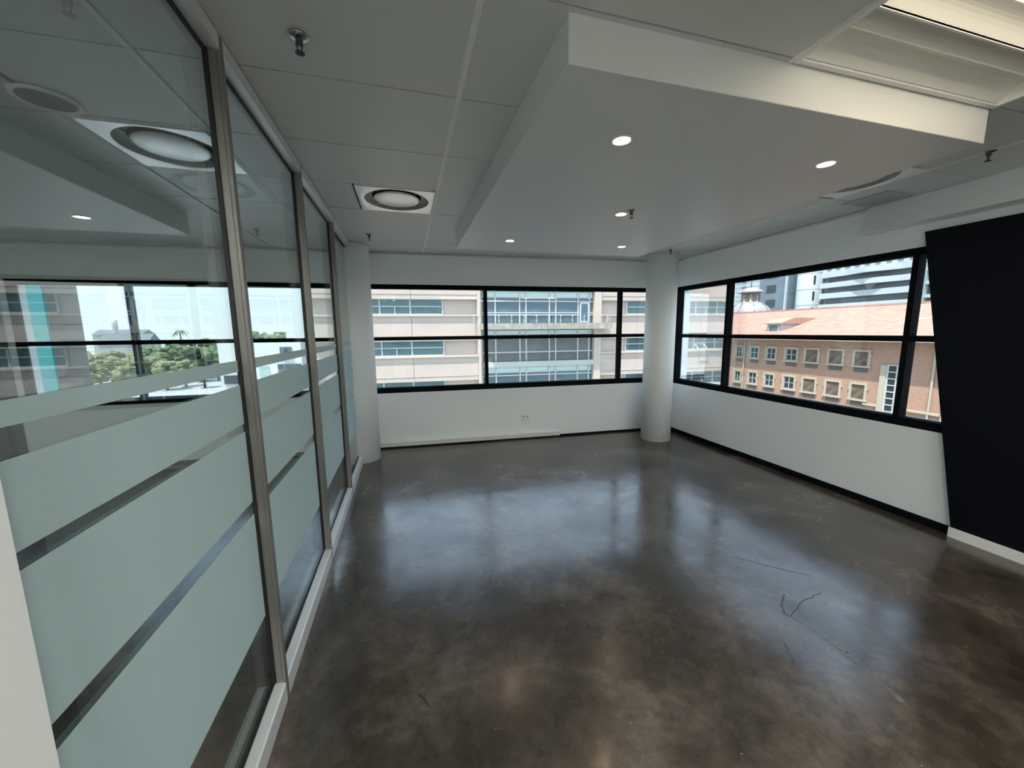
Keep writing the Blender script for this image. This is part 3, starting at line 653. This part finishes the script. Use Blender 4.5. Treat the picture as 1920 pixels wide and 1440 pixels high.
# ---- far houses, mast, trees, cars
def house(cx, cy_, w, d, h, rh, label):
    t = empty('house', (cx, cy_, ZG), label, 'building')
    MB().box(cx-w/2, cx+w/2, cy_-d/2, cy_+d/2, ZG, h).build('wall', M['render_w'], t)
    MB().prism([(cy_-d/2-.6, h), (cy_, h+rh), (cy_+d/2+.6, h)], 'x', cx-w/2-.6, cx+w/2+.6).build('roof', M['slate'], t)
house(-150, 266, 22, 12, -2.6, 5.2, 'grey roofed house among the trees left of the window mullion')
house(-182, 318, 26, 14, 2.0, 3.4, 'farther flat grey roof just above the horizon behind the trees')
t = empty('water_tower', (-176, 300, ZG), 'slim white tower standing on the horizon above the far roofs', 'tower')
MB().lathe((-176, 300, ZG), [(1.6, 0), (1.4, 30), (1.5, 33), (.6, 33.4)], 14).build('shaft', M['render_w'], t)
def blob(b, c, r, rng):
    bm = bmesh.new(); bmesh.ops.create_icosphere(bm, subdivisions=2, radius=1)
    vs = []
    for v in bm.verts:
        k = r*rng.uniform(.72, 1.18); vs.append((c[0]+v.co.x*k, c[1]+v.co.y*k, c[2]+v.co.z*k*.82))
    b.add(vs, [[v.index for v in f.verts] for f in bm.faces]); bm.free()
def tree(x, y, h, w, leaf, label):
    rng = random.Random(int(x*13+y*7)); t = empty('tree', (x, y, ZG), label, 'tree', 'trees beyond the street')
    MB().lathe((x, y, ZG), [(.5, 0), (.32, h*.5), (.2, h*.7)], 8).build('trunk', M['trunk'], t)
    b = MB()
    for _ in range(30):
        a = rng.uniform(0, 6.283); q = rng.uniform(0, 1)**.5; zz = rng.uniform(.38, .92)
        rr = w*.5*q*(1.15-abs(zz-.6)*1.1)
        blob(b, (x+rr*math.cos(a), y+rr*math.sin(a), ZG+h*zz), w*rng.uniform(.15, .25), rng)
    b.build('crown', M[leaf], t)
TR = [(-.655, 246, 16, 'leaf2'), (-.625, 232, 15, 'leaf2'), (-.592, 246, 16, 'leaf2'), (-.558, 232, 15, 'leaf2'), (-.527, 244, 18, 'leaf'), (-.498, 226, 18.5, 'leaf'), (-.475, 244, 21, 'leaf'), (-.452, 226, 19.5, 'leaf'), (-.430, 244, 21, 'leaf'), (-.412, 226, 18, 'leaf'), (-.385, 244, 19, 'leaf2'),
      (-.64, 196, 13, 'leaf2'), (-.605, 212, 14.5, 'leaf2'), (-.575, 198, 13.5, 'leaf2'), (-.54, 210, 14, 'leaf2'), (-.51, 196, 12.5, 'leaf2'), (-.475, 206, 12, 'leaf2'), (-.44, 198, 10, 'leaf2'), (-.34, 300, 24.5, 'leaf'), (-.322, 322, 26.5, 'leaf'), (-.295, 300, 24.0, 'leaf2'), (-.278, 322, 25.5, 'leaf')]
WH = ['olive tree in front of the far houses', 'dark green tree in the row right of the far houses', 'small olive tree at the edge of the street', 'large tree rising above the horizon over the white building']
for i, (r, y, h, lf) in enumerate(TR):
    kd = 3 if i >= 18 else 2 if i >= 11 else 0 if lf == 'leaf2' else 1
    nth = ['first', 'second', 'third', 'fourth', 'fifth', 'sixth', 'seventh'][sum(1 for j in range(i) if (3 if j >= 18 else 2 if j >= 11 else 0 if TR[j][3] == 'leaf2' else 1) == kd)]
    tree(r*y, y, h, h*.62 if kd < 3 else h*.5, lf, WH[kd]+', '+nth+' from the left')
t = empty('palm_tree', (-127, 268, ZG), 'tall palm tree rising above the horizon right of the window mullion', 'tree')
MB().lathe((-127, 268, ZG), [(.5, 0), (.35, 25.5)], 8).build('trunk', M['trunk'], t)
b = MB()
for i in range(16):
    a = i*.3927+.1; u = Vector((math.cos(a), math.sin(a), 0)); w = Vector((-u.y, u.x, 0)); el = random.uniform(.2, 1.0); P0 = Vector((-127, 268, ZG+25.5)); L = []; Rr = []
    for k_ in range(6):
        s_ = k_/5*4.6; p = P0+u*s_*.9+Vector((0, 0, el*s_-.22*s_*s_)); ww = .55*(1-abs(k_/5-.4)*1.2); L.append(tuple(p+w*ww)); Rr.append(tuple(p-w*ww-Vector((0, 0, .15))))
    b.add(L+Rr, [(k_, k_+1, 6+k_+1, 6+k_) for k_ in range(5)])
b.build('fronds', M['leaf'], t)
def car(x, y, rz, paint, label):
    t = empty('car', (x, y, ZG), label, 'car', 'cars in the street below')
    ca, sa_ = math.cos(rz), math.sin(rz)
    T = lambda a, b_, z: (x+a*ca-b_*sa_, y+a*sa_+b_*ca, ZG+z)
    MB(T).prism([(-2.1, .35), (2.1, .35), (2.15, .75), (1.2, .95), (.6, 1.42), (-1.1, 1.45), (-1.9, 1.0), (-2.15, .9)], 'y', -.85, .85).build('body', M[paint], t)
    MB(T).prism([(1.1, .97), (.58, 1.36), (-1.05, 1.38), (-1.7, 1.02)], 'y', -.87, .87).build('windows', M['wingd'], t)
    for a in (-1.3, 1.3):
        for s_ in (-.86, .86): MB(T).tube((a, s_-.1 if s_ > 0 else s_, .33), (a, s_ if s_ > 0 else s_+.1, .33), .33, 12).build('wheel', M['rubber'], t)
car(-78.5, 161, .1, 'paintd', 'dark car on the pale street, left one of the pair')
car(-73.5, 159.5, .1, 'paintw', 'white car on the pale street, right one of the pair')
car(-88, 158, .2, 'paintw', 'white car on the pale street right beside the window mullion')
